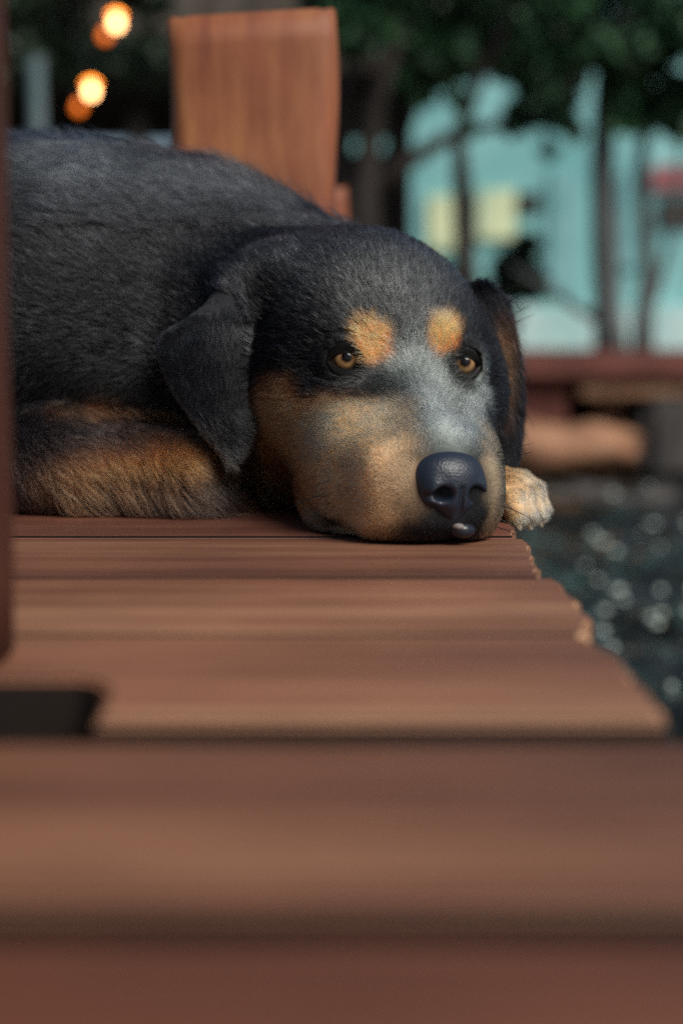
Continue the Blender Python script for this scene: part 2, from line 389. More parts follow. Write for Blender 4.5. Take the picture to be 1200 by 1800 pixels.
cl = clump_field(760, 1010, -160, 128, 7.0, 8.4, 60, 25, 60, holes, 3) + [C(905, 190, 7.4, 25), C(930, 215, 7.4, 22), C(958, 165, 7.3, 38), C(985, 215, 7.3, 26), C(965, 258, 7.3, 20), C(800, 120, 7.5, 30), C(925, 140, 7.4, 28), C(908, 118, 7.4, 26), C(800, 172, 7.4, 18), C(815, 222, 7.4, 14), C(900, 222, 7.4, 20), C(740, 170, 7.5, 22), C(700, 130, 7.5, 40), C(980, 180, 7.6, 40)]
tree('broadleaf_tree', 'leafy dark green tree whose long branch slants across the turquoise building', P(790, 640, Yt),
     [(PL(Yt, (822, 640), (818, 480), (812, 330), (805, 235), (850, 120), (900, 20)), [24*k, 20*k, 18*k, 12*k, 10*k, 6*k]),
      (PL(Yt, (640, 345), (720, 283), (780, 246), (860, 222), (940, 205), (1010, 150)), [18*k, 15*k, 13*k, 9*k, 6*k, 4*k]),
      (PL(Yt-.05, (655, 640), (645, 480), (640, 345), (655, 190), (700, 60)), [30*k, 28*k, 24*k, 18*k, 12*k])],
     cl, 9000, .06, M['leaf'])
cl = clump_field(1040, 1330, -160, 110, 7.0, 8.4, 60, 25, 60, [(1042, 178, 22)], 5) + [C(1100, 170, 7.3, 40), C(1130, 140, 7.3, 44), C(1180, 205, 7.3, 38), C(1086, 150, 7.3, 26), C(1008, 232, 7.3, 18), C(1160, 100, 7.3, 40), C(1150, 190, 7.4, 42), C(1200, 170, 7.4, 50), C(1120, 220, 7.3, 20), C(1190, 232, 7.3, 22), C(1000, 110, 7.4, 34), C(1085, 215, 7.2, 22), C(1230, 215, 7.2, 40)]
tree('broadleaf_tree', 'dark leafy tree with two thin grey trunks at the right of the turquoise building', P(1090, 640, Yt),
     [(PL(Yt, (1075, 640), (1068, 560), (1062, 420), (1058, 300), (1060, 150), (1090, 0)), [34*k, 26*k, 24*k, 22*k, 17*k, 10*k]),
      (PL(Yt, (1128, 640), (1130, 560), (1138, 480), (1130, 380), (1122, 300), (1150, 150)), [22*k, 18*k, 15*k, 14*k, 11*k, 8*k]),
      (PL(Yt, (1130, 560), (1150, 520), (1175, 430), (1190, 330), (1200, 200)), [8*k, 8*k, 6*k, 5*k, 4*k]),
      (PL(Yt, (1068, 565), (1020, 545), (960, 505), (900, 470)), [12*k, 8*k, 7*k, 4*k])],
     cl, 8500, .06, M['leaf'], bark='bark_haze')
cl = clump_field(560, 800, -160, 70, 6.6, 7.6, 30, 30, 60, [], 8)
tree('broadleaf_tree', 'dark green crown hanging above the roof of the timber shelter', P(600, 640, 7.9),
     [(PL(7.9, (585, 640), (590, 400), (600, 200), (640, 40), (700, -60)), [30*k, 26*k, 22*k, 14*k, 8*k])], cl, 3500, .06, M['leaf'])
cl = clump_field(-350, 330, -160, 120, 6.0, 7.6, 80, 30, 65, [], 9)
tree('broadleaf_tree', 'nearly black tree hanging over the two lit bulbs at upper left', P(-180, 640, 6.8),
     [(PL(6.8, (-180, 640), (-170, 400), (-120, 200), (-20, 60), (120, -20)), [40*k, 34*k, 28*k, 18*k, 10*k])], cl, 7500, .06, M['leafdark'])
sb = tree('shrub', 'small dark bushy shrub against the turquoise wall beside the leaning branch', P(905, 640, 8.2),
     [(PL(8.2, (905, 640), (905, 560), (912, 470)), [6*k, 5*k, 3*k])], [C(905, 470, 8.2, 42), C(925, 430, 8.2, 26), C(890, 510, 8.2, 30), C(930, 500, 8.2, 36), C(900, 560, 8.2, 14)], 1500, .045, M['leafdark'], 'shrub')
sb = tree('shrub', 'low dark shrub behind the head between the trunks', P(740, 640, 8.0),
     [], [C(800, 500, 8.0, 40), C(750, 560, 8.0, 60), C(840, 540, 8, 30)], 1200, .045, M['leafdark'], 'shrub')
# unseen leaf mass added behind the viewer; keeps low sky off the dog's flank
cl = [(rnd.uniform(-4.5, -.9), rnd.uniform(-3.0, -1.2), rnd.uniform(.2, 2.6), rnd.uniform(.25, .5), 1) for _ in range(70)]
tree('unseen_shadow_tree', 'unseen dark leafy mass added behind the viewer to shadow the dog', (-2.6, -2.2, -.9), [([(-2.6, -2.2, -.9), (-2.5, -2.1, .6), (-2.2, -1.9, 1.6), (-1.5, -1.7, 2.3)], [.16, .13, .1, .05])], cl, 9000, .09, M['leafdark'])
# slim grey pole
q0, q1 = P(78, 640, 5.2), P(66, 90, 5.2)
bm = bmesh.new(); tube(bm, [(0, 0, 0), (0, 0, q1[2]-q0[2]+.2)], [.032, .026], 14); add_box(bm, -.05, .05, -.05, .05, -.0, .02)
o = bm_obj('metal_pole', bm, M['pole'], None, True); o.location = (q0[0], 5.2, WATER-.1)
o.scale.z = 1.0; tag(o, 'slim grey-green metal pole standing left of the lit bulbs', 'pole')
for v in o.data.vertices:
    if v.co.z > .1: v.co.z = P(66, 100, 5.2)[2]-(WATER-.1)

# ------------------------------------------------------------------ lit bulbs
def emat(name, c, s):
    m = bpy.data.materials.new(name); m.use_nodes = True; b = m.node_tree.nodes['Principled BSDF']
    b.inputs['Base Color'].default_value = (*c, 1); b.inputs['Emission Color'].default_value = (*c, 1); b.inputs['Emission Strength'].default_value = s; return m
M['bulb'] = emat('bulb_lit', (1, .50, .20), 8.5); M['halo'] = emat('bulb_rim_glow', (1, .26, .02), 6); M['dim'] = emat('bulb_reflection', (1, .20, .015), 1.1)
M['socket'] = mat('socket', color=(.02, .02, .02), rough=.4)
def bulb(px, py, Y, r, label, m, glow_rim):
    c = P(px, py, Y); e = empty('hanging_bulb', tuple(c)); tag(e, label, 'light bulb', 'bulbs glowing in the dark trees')
    bm = bmesh.new(); pr = [(0, -r), (r*.6, -r*.8), (r*.98, -r*.2), (r, .1*r), (r*.8, .7*r), (r*.5, 1.1*r), (r*.4, 1.4*r)]
    vs_ = [[bm.verts.new((max(a, .0001)*math.cos(t*math.pi/6), max(a, .0001)*math.sin(t*math.pi/6), z)) for t in range(12)] for a, z in pr]
    for a, b in zip(vs_, vs_[1:]):
        for t in range(12): bm.faces.new((a[t], a[(t+1) % 12], b[(t+1) % 12], b[t]))
    bm_obj('glass', bm, m, e, True)
    bm = bmesh.new(); tube(bm, [(0, 0, 1.4*r), (0, 0, 3*r)], [.45*r, .5*r], 10); bm_obj('socket', bm, M['socket'], e)
    bm = bmesh.new(); tube(bm, [(0, 0, 3*r), (0, 0, 3*r+.5)], [.0012, .0012], 6); bm_obj('cord', bm, M['socket'], e)
    if glow_rim:
        bm = bmesh.new(); tube(bm, [(0, 0, 1.5*r), (0, 0, 1.9*r), (0, 0, 2.2*r)], [1.35*r, 1.2*r, .6*r], 14); bm_obj('rim_glow', bm, M['halo'], e, True)  # glowing ring added for the orange fringe around each bright bulb
bulb(205, 42, 5.6, .020, 'upper of the two bright warm bulbs glowing at top left', M['bulb'], True)
bulb(161, 162, 5.6, .020, 'lower of the two bright warm bulbs glowing at top left', M['bulb'], True)
bulb(185, 64, 5.8, .020, 'dim orange reflection of the upper bright bulb, built as a glowing bulb', M['dim'], False)  # reflections of the bright bulbs, modelled as dim glowing bulbs
bulb(139, 190, 5.8, .020, 'dim orange reflection of the lower bright bulb, built as a glowing bulb', M['dim'], False)

FUR = True
# ================================================================== the dog
TH = R(14.5); NX, NY = .0535, .665
FA = np.array([math.sin(TH), -math.cos(TH), 0.]); LA = np.array([math.cos(TH), math.sin(TH), 0.]); UP = np.array([0, 0, 1.])
ROLL = -.035
def H(b, s, u):
    """head coordinates: b back from the nose tip, s sideways (right in the picture), u up"""
    return np.array([NX, NY, 0.]) - b*FA + s*LA + (u+ROLL*s)*UP
def toH(p):
    q = p-np.array([NX, NY, 0.]); b = -(q@FA); s = q@LA; return np.stack([b, s, q[:, 2]-ROLL*s], 1)

def sd_ell(q, c, r):                # q (n,3)
    r = np.asarray(r, np.float32); d = (q-np.asarray(c, np.float32))/r
    k0 = np.sqrt((d*d).sum(1))+1e-9; k1 = np.sqrt(((d/r)**2).sum(1))+1e-9
    return k0*(k0-1)/k1
def sd_sup(q, c, r, pw=3.0):        # squarer ellipsoid
    r = np.asarray(r, np.float32); d = np.abs((q-np.asarray(c, np.float32))/r)
    k0 = (d**pw).sum(1)**(1/pw)+1e-9
    k1 = np.sqrt(((d**(pw-1)/r/k0[:, None]**(pw-1))**2).sum(1))+1e-9
    return (k0-1)/k1
def sd_cap(q, a, b, ra, rb):
    a = np.asarray(a, np.float32); b = np.asarray(b, np.float32); ab = b-a
    t = np.clip(((q-a)@ab)/float(ab@ab), 0, 1)
    return np.sqrt(((q-a-t[:, None]*ab)**2).sum(1))-(ra+(rb-ra)*t)
def smin(a, b, k):
    h = np.maximum(k-np.abs(a-b), 0)/k; return np.minimum(a, b)-h*h*k*.25
def smax(a, b, k): return -smin(-a, -b, k)
def sd_poly(x, z, poly):
    n = len(poly); d = np.full(x.shape, 1e9, np.float32); s = np.ones(x.shape, bool)
    for i in range(n):
        ax, az = poly[i]; bx, bz = poly[i-1]
        ex, ez = bx-ax, bz-az; wx, wz = x-ax, z-az
        t = np.clip((wx*ex+wz*ez)/(ex*ex+ez*ez), 0, 1); dx, dz = wx-ex*t, wz-ez*t
        d = np.minimum(d, dx*dx+dz*dz)
        c1 = z >= az; c2 = z < bz; c3 = ex*wz > ez*wx
        s ^= (c1 & c2 & c3) | (~c1 & ~c2 & ~c3)
    return np.where(s, 1, -1)*np.sqrt(d)
def smooth_poly(pp, Y, it=2):
    q = [P(x, y, Y)[[0, 2]] for x, y in pp]
    for _ in range(it):
        r = []
        for i in range(len(q)):
            a, b = q[i], q[(i+1) % len(q)]; r += [a*.75+b*.25, a*.25+b*.75]
        q = r
    return q
EAR_L = smooth_poly([(490, 462), (455, 468), (405, 496), (340, 556), (268, 588), (272, 628), (300, 690), (350, 742), (384, 780), (402, 816), (424, 780), (440, 735), (444, 660), (449, 600), (462, 520), (490, 480)], .785)
EAR_R = smooth_poly([(820, 492), (852, 494), (884, 524), (902, 572), (917, 640), (922, 720), (915, 780), (906, 828), (884, 826), (866, 790), (858, 730), (852, 640), (838, 560)], .815)
EAR_LR = .0012
def ear_l(q):
    x, z = q[:, 0], q[:, 2]; d2 = sd_poly(x, z, EAR_L)
    yc = .779 + 3.0*np.maximum(-.060-x, 0)**1.5 - .010*(1/(1+np.exp(-(.115-z)/.012))) + .016*np.clip((z-.112)/.025, 0, 1) + .0012*np.sin((x+.06)*90)
    h = .0028; r = .0022
    a = d2+r; b = np.abs(q[:, 1]-yc)-h+r
    return np.minimum(np.maximum(a, b), 0)+np.sqrt(np.maximum(a, 0)**2+np.maximum(b, 0)**2)-r
def ear_r(q):
    x, z = q[:, 0], q[:, 2]; d2 = sd_poly(x, z, EAR_R)
    yc = .815 + 9.0*np.maximum(x-.088, 0)**1.5 
    h = .0045; r = .004
    a = d2+r; b = np.abs(q[:, 1]-yc)-h+r
    return np.minimum(np.maximum(a, b), 0)+np.sqrt(np.maximum(a, 0)**2+np.maximum(b, 0)**2)-r

EYES = []
ER = .0112
def head_parts():
    """(kind, args, k) list in head space folded to world by the caller"""
    e = []
    E = lambda c, r, k, pw=0: e.append((c, r, k, pw))
    E((.158, 0, .084), (.074, .064, .066), 0)         # cranium
    E((.150, -.010, .108), (.060, .050, .042), .03)     # top of the skull
    E((.146, -.040, .066), (.046, .032, .038), .03)    # cheeks
    E((.146, .040, .066), (.046, .032, .038), .03)
    E((.126, 0, .066), (.046, .046, .042), .03)        # face
    E((.113, -.026, .098), (.026, .018, .015), .016)   # brows
    E((.113, .026, .098), (.026, .018, .015), .016)
    E((.078, 0, .060), (.036, .0155, .0215), .014)       # bridge
    E((.050, 0, .049), (.034, .0145, .0175), .012)
    E((.029, 0, .037), (.026, .0175, .0165), .014)
    E((.052, -.0215, .024), (.040, .0225, .0285), .018, 3.0)   # flews
    E((.050, .020, .025), (.040, .017, .028), .018)
    E((.082, -.031, .029), (.034, .0225, .034), .024, 3.0)
    E((.086, .031, .030), (.036, .020, .034), .020)
    E((.030, -.012, .021), (.024, .018, .022), .012)
    E((.030, .012, .021), (.024, .015, .022), .012)
    E((.060, 0, .012), (.052, .026, .015), .012)       # lower jaw
    E((.165, 0, .036), (.056, .052, .040), .022)       # throat
    return e
HP = head_parts()
def sd_head(q):
    h = toH(q).astype(np.float32); d = None
    for c, r, k, pw in HP:
        v = sd_sup(h, c, r, pw) if pw else sd_ell(h, c, r); d = v if d is None else smin(d, v, k)
    # lids round each eyeball, then the opening
    for e in EYES:
        d = smin(d, np.sqrt(((q-e.astype(np.float32))**2).sum(1))-(ER+.0016), .010)
    # crease between upper lip and lower jaw
    for s in (-1, 1):
        c = sd_cap(h, (.035, s*.036, .004), (.098, s*.066, .016), .0035, .004); d = smax(d, -c, .006)
    return d
NECK = [((-.005, .890, .074), (-.10, .93, .092), .076, .109), ((-.10, .93, .092), (-.19, .93, .095), .109, .119),
        ((-.19, .93, .095), (-.40, .95, .098), .119, .112)]
def PT(px, py, Y): return P(px, py, Y)
FORE = [(PT(-180, 825, .83), PT(110, 812, .805), .030, .029), (PT(110, 812, .805), PT(330, 842, .795), .029, .0225), (PT(330, 842, .795), PT(352, 880, .83), .021, .017)]
PAWC = np.array([.0905, .792, .0125])
def toes():
    o = []
    for i, (x0, y0, x1, y1, Ya, Yb, r) in enumerate([(880, 870, 906, 905, .765, .752, .0070), (895, 860, 925, 903, .772, .760, .0074), (908, 855, 942, 898, .782, .772, .0072), (912, 848, 950, 890, .795, .788, .0066)]):
        a = P(x0, y0, Ya); m = P((x0+x1)/2+3, (y0+y1)/2-7, (Ya+Yb)/2); b = P(x1, y1, Yb); o.append((a, m, b, r))
    return o
TOES = toes()
def local(fn, q, lo, hi, pad=.05):
    m = ((q > np.array(lo)-pad) & (q < np.array(hi)+pad)).all(1); o = np.full(len(q), .2, np.float32)
    if m.all(): return fn(q).astype(np.float32)
    if m.any(): o[m] = fn(q[m])
    return o
BB_HEAD = ((-.07, .66, -.01), (.13, .92, .17)); BB_EL = ((-.11, .76, .02), (-.03, .81, .155)); BB_ER = ((.06, .80, .01), (.11, .84, .14)); BB_PAW = ((-.03, .74, -.03), (.13, .88, .06))
BB_FORE = ((-.30, .75, -.01), (-.05, .87, .07))
def sd_fore(q):
    f = None
    for a in FORE:
        v = sd_cap(q, *a); f = v if f is None else smin(f, v, .015)
    return f
def sd_paw(q):
    v = sd_cap(q, (.00, .85, .030), (.070, .810, .020), .028, .0185); v = smin(v, sd_ell(q, PAWC-[.004, 0, 0], (.024, .022, .0145)), .012)
    for a, m, b, r in TOES:
        v = smin(v, smin(sd_cap(q, a, m, r, r), sd_cap(q, m, b, r, r*.80), .002), .0028)
    return v
def sd_dog(q, parts=None):
    q = q.astype(np.float32)
    d = sd_cap(q, *NECK[0])
    for n_ in NECK[1:]: d = smin(d, sd_cap(q, *n_), .04)
    d = smin(d, sd_ell(q, (-.165, .868, .100), (.060, .060, .082)), .022)          # near shoulder
    d = smin(d, sd_ell(q, (-.075, .872, .070), (.050, .050, .075)), .03)           # chest side
    d = smin(d, sd_ell(q, (-.235, .850, .075), (.060, .055, .060)), .02)           # elbow
    d = smin(d, sd_ell(q, (-.02, .865, .045), (.08, .055, .048)), .03)             # chest on the deck
    d = smin(d, sd_ell(q, (-.44, .90, .095), (.10, .085, .095)), .04)              # haunch
    d = smin(d, sd_cap(q, (-.42, .82, .022), (-.28, .83, .016), .022, .014), .02)  # hind foot
    d = smin(d, sd_cap(q, (-.53, .96, .06), (-.60, .86, .015), .026, .015), .03)   # tail
    d = smin(d, sd_cap(q, (-.60, .86, .015), (-.52, .78, .012), .015, .010), .01)
    hd = local(sd_head, q, *BB_HEAD)
    hn = sd_cap(q, H(.17, 0, .080), (-.005, .890, .074), .064, .072)
    d = smin(d, hn, .03); d = smin(d, hd, .028)
    d = smin(d, sd_cap(q, H(.185, -.01, .094), (-.03, .90, .097), .050, .062), .03)
    d = smin(d, sd_ell(q, (-.050, .842, .098), (.046, .046, .050)), .025)
    f = local(sd_fore, q, *BB_FORE)
    d = smin(d, f, .006)
    d = smin(d, local(sd_paw, q, *BB_PAW), .006)
    # ears
    kk = np.float32(.006)+np.clip((q[:, 2]-.105)/.03, 0, 1)*np.float32(.032); d = smin(d, local(ear_l, q, *BB_EL, pad=.05), kk)
    d = smin(d, local(ear_r, q, *BB_ER, pad=.03), .007)
    # resting on the deck: nothing below the boards except over the water
    on = np.where(q[:, 0] < .0865, .0018-q[:, 2], -1.0).astype(np.float32)
    d = smax(d, on, .003)
    return d
EYE_OPEN = .0128
def sd_dog_open(q):
    d = sd_dog(q)
    for e, o in zip(EYES, EYO): d = np.maximum(d, (.0096-np.sqrt(((q-e-o*.008)**2).sum(1))).astype(np.float32))
    return d
def grad(fn, p, h=.0006):
    g = np.zeros_like(p)
    for i in range(3):
        o = np.zeros(3); o[i] = h; g[:, i] = fn(p+o)-fn(p-o)
    return g/(np.linalg.norm(g, axis=1)[:, None]+1e-12)
def march(px, py, fn=None, y0=.6):
    fn = fn or sd_dog; d = ray(px, py); d = d/np.linalg.norm(d); t = .55
    for _ in range(90):
        p = np.array([[0, 0, CAMZ]])+d*t; v = float(fn(p)[0])
        if v < .0002: break
        t += max(v*.8, .0001)
        if t > 1.6: break
    return p[0]

_el, _er = march(608, 633), march(817, 641)
EYES += [_el+np.array([-.0005, .0106, -.0002]), _er+np.array([-.0012, .0106, -.0002])]
EYO = []
for _e in EYES:
    _n = grad(sd_dog, (_e+np.array([0, -.0106, 0]))[None], .003)[0] if 'grad' in globals() else None
    _o = _n*.5+np.array([.02, -1, .05])*.5; EYO.append(_o/np.linalg.norm(_o))

def surface_nets(fn, gx, gy, gz):
    nx, ny, nz = len(gx), len(gy), len(gz)
    vals = np.empty((nx, ny, nz), np.float32)
    YY, ZZ = np.meshgrid(gy, gz, indexing='ij'); yz = np.stack([YY.ravel(), ZZ.ravel()], 1)
    step = max(1, 400000//(ny*nz))
    for i in range(0, nx, step):
        xs = gx[i:i+step]; m = len(xs)
        q = np.concatenate([np.repeat(xs, ny*nz)[:, None], np.tile(yz, (m, 1))], 1)
        vals[i:i+m] = fn(q).reshape(m, ny, nz)
    ins = vals < 0
    cs = [(a, b, c) for a in (0, 1) for b in (0, 1) for c in (0, 1)]
    def sub(A, o): return A[o[0]:nx-1+o[0], o[1]:ny-1+o[1], o[2]:nz-1+o[2]]
    cnt = sum(sub(ins, o).astype(np.int8) for o in cs); act = (cnt > 0) & (cnt < 8)
    I, J, K = np.nonzero(act); n = len(I); acc = np.zeros((n, 3)); c_ = np.zeros(n)
    g = [gx, gy, gz]
    for e0 in cs:
        for ax in range(3):
            if e0[ax]: continue
            e1 = list(e0); e1[ax] = 1
            v0 = vals[I+e0[0], J+e0[1], K+e0[2]]; v1 = vals[I+e1[0], J+e1[1], K+e1[2]]
            cr = (v0 < 0) != (v1 < 0); t = np.where(cr, v0/(v0-v1+1e-20), 0)
            idx0 = (I+e0[0], J+e0[1], K+e0[2]); idx1 = (I+e1[0], J+e1[1], K+e1[2])
            for a in range(3):
                acc[:, a] += np.where(cr, g[a][idx0[a]]*(1-t)+g[a][idx1[a]]*t, 0)
            c_ += cr
    V = acc/c_[:, None]
    vid = -np.ones(act.shape, np.int64); vid[I, J, K] = np.arange(n)
    F = []
    for ax in range(3):
        o = [0, 0, 0]; o[ax] = 1
        A = ins[:nx-o[0], :ny-o[1], :nz-o[2]]; B = ins[o[0]:, o[1]:, o[2]:]
        I2, J2, K2 = np.nonzero(A != B); b, c = [(1, 2), (2, 0), (0, 1)][ax]
        pos = np.stack([I2, J2, K2], 1); ok = (pos[:, b] > 0) & (pos[:, c] > 0)
        lim = np.array(act.shape); ok &= (pos < lim).all(1); pos = pos[ok]; fl = A[pos[:, 0], pos[:, 1], pos[:, 2]]
        q = []
        for db, dc in ((0, 0), (-1, 0), (-1, -1), (0, -1)):
            r = pos.copy(); r[:, b] += db; r[:, c] += dc; q.append(vid[r[:, 0], r[:, 1], r[:, 2]])
        q = np.stack(q, 1); q[~fl] = q[~fl][:, ::-1]
        F.append(q[(q >= 0).all(1)])
    F = np.concatenate(F)
    return V, F
def np_mesh(name, V, F, m, parent=None, smooth=True):
    me = bpy.data.meshes.new(name)
    me.vertices.add(len(V)); me.vertices.foreach_set('co', V.astype(np.float32).ravel())
    me.loops.add(F.size); me.loops.foreach_set('vertex_index', F.astype(np.int32).ravel())
    me.polygons.add(len(F)); me.polygons.foreach_set('loop_start', np.arange(0, F.size, 4, dtype=np.int32))
    me.polygons.foreach_set('loop_total', np.full(len(F), 4, np.int32)); me.update(calc_edges=True); me.validate()
    me.polygons.foreach_set('use_smooth', np.full(len(me.polygons), smooth))
    if m: me.materials.append(m)
    o = bpy.data.objects.new(name, me); COL.objects.link(o)
    if parent: o.parent = parent
    return o
def axis(*seg):                     # (start, stop, step) pieces -> one increasing axis
    o = []
    for a, b, s in seg: o.append(np.arange(a, b-s*.5, s))
    o.append([seg[-1][1]]); return np.concatenate(o)

# ---- colour of the coat, by place on the body
def mark(px, py): return march(px, py)
CHAR = np.array([.019, .020, .023]); BLACK = np.array([.003, .003, .004]); BROWN = np.array([.030, .020, .016])
TAN = np.array([.86, .40, .175]); CREAM = np.array([.94, .72, .46]); GREY = np.array([.36, .41, .385]); DTAN = np.array([.34, .13, .045])
PALE = np.array([.72, .55, .36]); MGREY = np.array([.088, .092, .092]); OCHRE = np.array([.92, .56, .29])
ORNG = np.array([.90, .36, .12])
PAINT = []                          # (centre, radii(px-ish in metres), colour, strength, softness)
def spot(px, py, rx, ry, col, st=1., soft=.45, rot=0.):
    c = mark(px, py); s = c[1]/F_PX; PAINT.append((c, rx*s, ry*s, col, st, soft, rot))
def build_paint():
    # head ground
    spot(560, 560, 130, 110, CHAR*.75, .8, .8)
    spot(690, 470, 190, 80, MGREY*.72, .85, .7)  # crown sheen put into the coat as grey
    spot(480, 440, 60, 22, MGREY*1.0, .8, .8, -.4)
    spot(470, 600, 40, 140, BLACK, .8, .6)  # shadow side of the head by the near ear, in the coat colour
    spot(720, 575, 45, 90, MGREY, .8, .7)
    # grizzled bridge
    spot(745, 655, 60, 62, GREY*.75, .85, .7, .3)
    spot(785, 730, 56, 75, GREY*1.6, .95, .7, -.3)
    spot(835, 720, 22, 80, GREY*1.2, .8, .6, -.2)
    # tan side of the muzzle
    spot(500, 745, 52, 70, TAN*.55+DTAN*.4, .95, .5)
    spot(478, 850, 48, 66, TAN*1.0, .95, .6)
    spot(530, 890, 60, 40, TAN*.6, .9, .6)
    spot(590, 790, 98, 88, TAN, 1, .5)
    spot(660, 830, 78, 95, OCHRE, .9, .6)
    spot(610, 758, 86, 50, OCHRE*.95, .95, .6)
    spot(692, 752, 48, 50, CREAM*.85, .85, .6)
    spot(700, 830, 40, 80, CREAM*.62, .7, .7)
    spot(640, 900, 70, 36, OCHRE*1.0, .8, .5)
    spot(862, 830, 20, 95, PALE*.6, .85, .8)
    spot(852, 900, 22, 40, CREAM*.55, .9, .5)
    # dark mask below the eye
    spot(600, 676, 55, 26, CHAR*.9, .85, .6)
    spot(545, 655, 40, 34, CHAR*.8, .8, .8)
    spot(640, 674, 40, 26, MGREY*.45, .8, .6)
    # dark front of lips
    spot(760, 925, 95, 24, BLACK*2.5, .85, .6)
    spot(770, 870, 48, 50, BLACK*2.5, .8, .6)
    spot(720, 800, 24, 26, CHAR, .45, .8)
    spot(585, 905, 26, 14, BLACK, .9, .5, -.9)
    # round the eyes
    spot(606, 634, 40, 24, BLACK, .95, .6, -.1); spot(818, 642, 28, 34, BLACK, .95, .6)
    # brow spots
    spot(658, 600, 33, 40, ORNG, 1, .28, .5); spot(668, 578, 14, 10, PALE*.7, .4, .8)
    spot(782, 590, 27, 37, ORNG, 1, .28, -.4); spot(776, 564, 16, 8, PALE*.75, .5, .8)
    wr = random.Random(12)
    for j, (yy, x0, x1) in enumerate(((812, 650, 705), (832, 640, 712), (852, 640, 712), (873, 650, 716), (893, 668, 722))):
        for i in range(5):
            spot(x0+(x1-x0)*i/4+wr.uniform(-4, 4), yy+wr.uniform(-5, 5), 4.2, 2.6, DTAN*.35, .75, .6)
    # cheek behind far eye
    spot(862, 560, 22, 40, CHAR, .7, .6)
build_paint()
def coat(p, jit=True):
    n = len(p); px, py = to_px(p)
    c = np.tile(CHAR, (n, 1))
    n1 = vnoise(p, 24, 5)[:, None]; n2 = vnoise(p, 120, 6)[:, None]; n3 = vnoise(p, 400, 8)[:, None]
    hd = toH(p)
    # body: sky light painted grey on the top line, flank shadow painted low
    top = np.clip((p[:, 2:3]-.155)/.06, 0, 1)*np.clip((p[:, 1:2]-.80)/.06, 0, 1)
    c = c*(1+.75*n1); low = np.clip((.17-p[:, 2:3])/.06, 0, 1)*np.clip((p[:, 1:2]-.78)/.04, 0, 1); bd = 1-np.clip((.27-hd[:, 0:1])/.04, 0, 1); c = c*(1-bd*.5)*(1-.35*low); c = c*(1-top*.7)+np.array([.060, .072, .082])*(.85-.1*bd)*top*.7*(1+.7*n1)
    # fore leg: charcoal above, tan stripe, dark, tan below (by height and place along the leg)
    leg = (p[:, 0] < -.055) & (p[:, 2] < .060) & (p[:, 1] < .835)
    z = p[:, 2]+.004*n1[:, 0]+.003*n2[:, 0]; x = p[:, 0]
    lt = np.clip((z-.051)/.004, 0, 1)*np.clip((x+.175)/.02, 0, 1)                    # upper edge
    lt2 = np.exp(-((z-(.030+.12*(x+.12)))/.0105)**2)*np.clip((x+.185)/.05, 0, 1)
    lt3 = np.clip((.012-z)/.008, 0, 1)*.8
    tt = np.clip(lt*.6+lt2*.95+lt3*.5, 0, 1)[:, None]
    lc = (CHAR*.9+BROWN*.6)*(1-tt)+((TAN*.20+DTAN*.45)*(1+.35*n1))*tt
    c = np.where(leg[:, None], lc, c)
    ch = np.exp(-(((px-182)/42)**2+((py-714)/20)**2))[:, None]*(p[:, 1:2] < .88); c = c*(1-ch*.8)+DTAN*.35*ch*.8
    # painted marks, in space
    q = p + .0030*np.stack([vnoise(p, 150, 21), vnoise(p, 150, 22), vnoise(p, 150, 23)], 1)
    hmask = (hd[:, 0] < .235)
    for ctr, rx, ry, col, st, soft, rot in PAINT:
        d = (q if col is not ORNG else p*.65+q*.35)-ctr; dx = d[:, 0]*math.cos(rot)+d[:, 2]*math.sin(rot); dz = -d[:, 0]*math.sin(rot)+d[:, 2]*math.cos(rot)
        rr = np.sqrt((dx/rx)**2+(dz/ry)**2+(d[:, 1]/(max(rx, ry)*1.6))**2)
        a = np.clip((1+soft-rr)/(2*soft), 0, 1); a = (a*a*(3-2*a)*st*hmask)[:, None]
        c = c*(1-a)+col*a
    # ears
    el = (ear_l(p) < .0035) ; er = (ear_r(p) < .004)
    ec = CHAR*(1.25+.5*n1)
    rim_sheen = (np.clip((np.array(sd_poly(p[:, 0], p[:, 2], EAR_L))+.0035)/.004, 0, 1)*np.clip((.108-p[:, 2])/.01, 0, 1))[:, None]  # pale sheen along the near ear's edge, put into the colour
    ec = ec*(1-rim_sheen*.7)+MGREY*2.2*rim_sheen*.7
    tip = np.clip((.045-p[:, 2:3])/.02, 0, 1)*.5; ecl = ec*(1-tip)+MGREY*1.2*tip
    c = np.where(el[:, None], ecl, c)
    inner = np.clip(1-np.abs(p[:, 0:1]-.090)/.010, 0, 1)*np.clip((.12-p[:, 2:3])/.03, 0, 1)*np.clip((p[:, 2:3]-.045)/.03, 0, 1)
    c = np.where(er[:, None], (BLACK*1.8*(1-inner*.75)+DTAN*.6*inner*.75), c)
    # throat
    # far paw
    paw = (p[:, 0] > .045) & (p[:, 2] < .042) & (p[:, 1] > .735) & ((hd[:, 0] > .075) | (p[:, 0] > .082)) & (local(sd_paw, p, *BB_PAW) < .004)
    tp = np.clip((p[:, 0:1]-.092)/.010, 0, 1)
    c = np.where(paw[:, None], (OCHRE*.8*(1-tp)+PALE*tp)*(1+.2*n2), c)
    if jit: c = c*(1+.18*n2+.12*n3)
    return np.clip(c, .002, .95)

dog = empty('dog', (-.05, .86, 0)); DOGL = np.array(dog.location)
tag(dog, 'large black and tan dog lying on the jetty with its chin resting on the boards', 'dog')

skin = bpy.data.materials.new('dog_skin'); skin.use_nodes = True; n = skin.node_tree; b = n.nodes['Principled BSDF']
at = n.nodes.new('ShaderNodeAttribute'); at.attribute_name = 'coat'; n.links.new(at.outputs['Color'], b.inputs['Base Color']); b.inputs['Roughness'].default_value = .8; b.inputs['Specular IOR Level'].default_value = .2

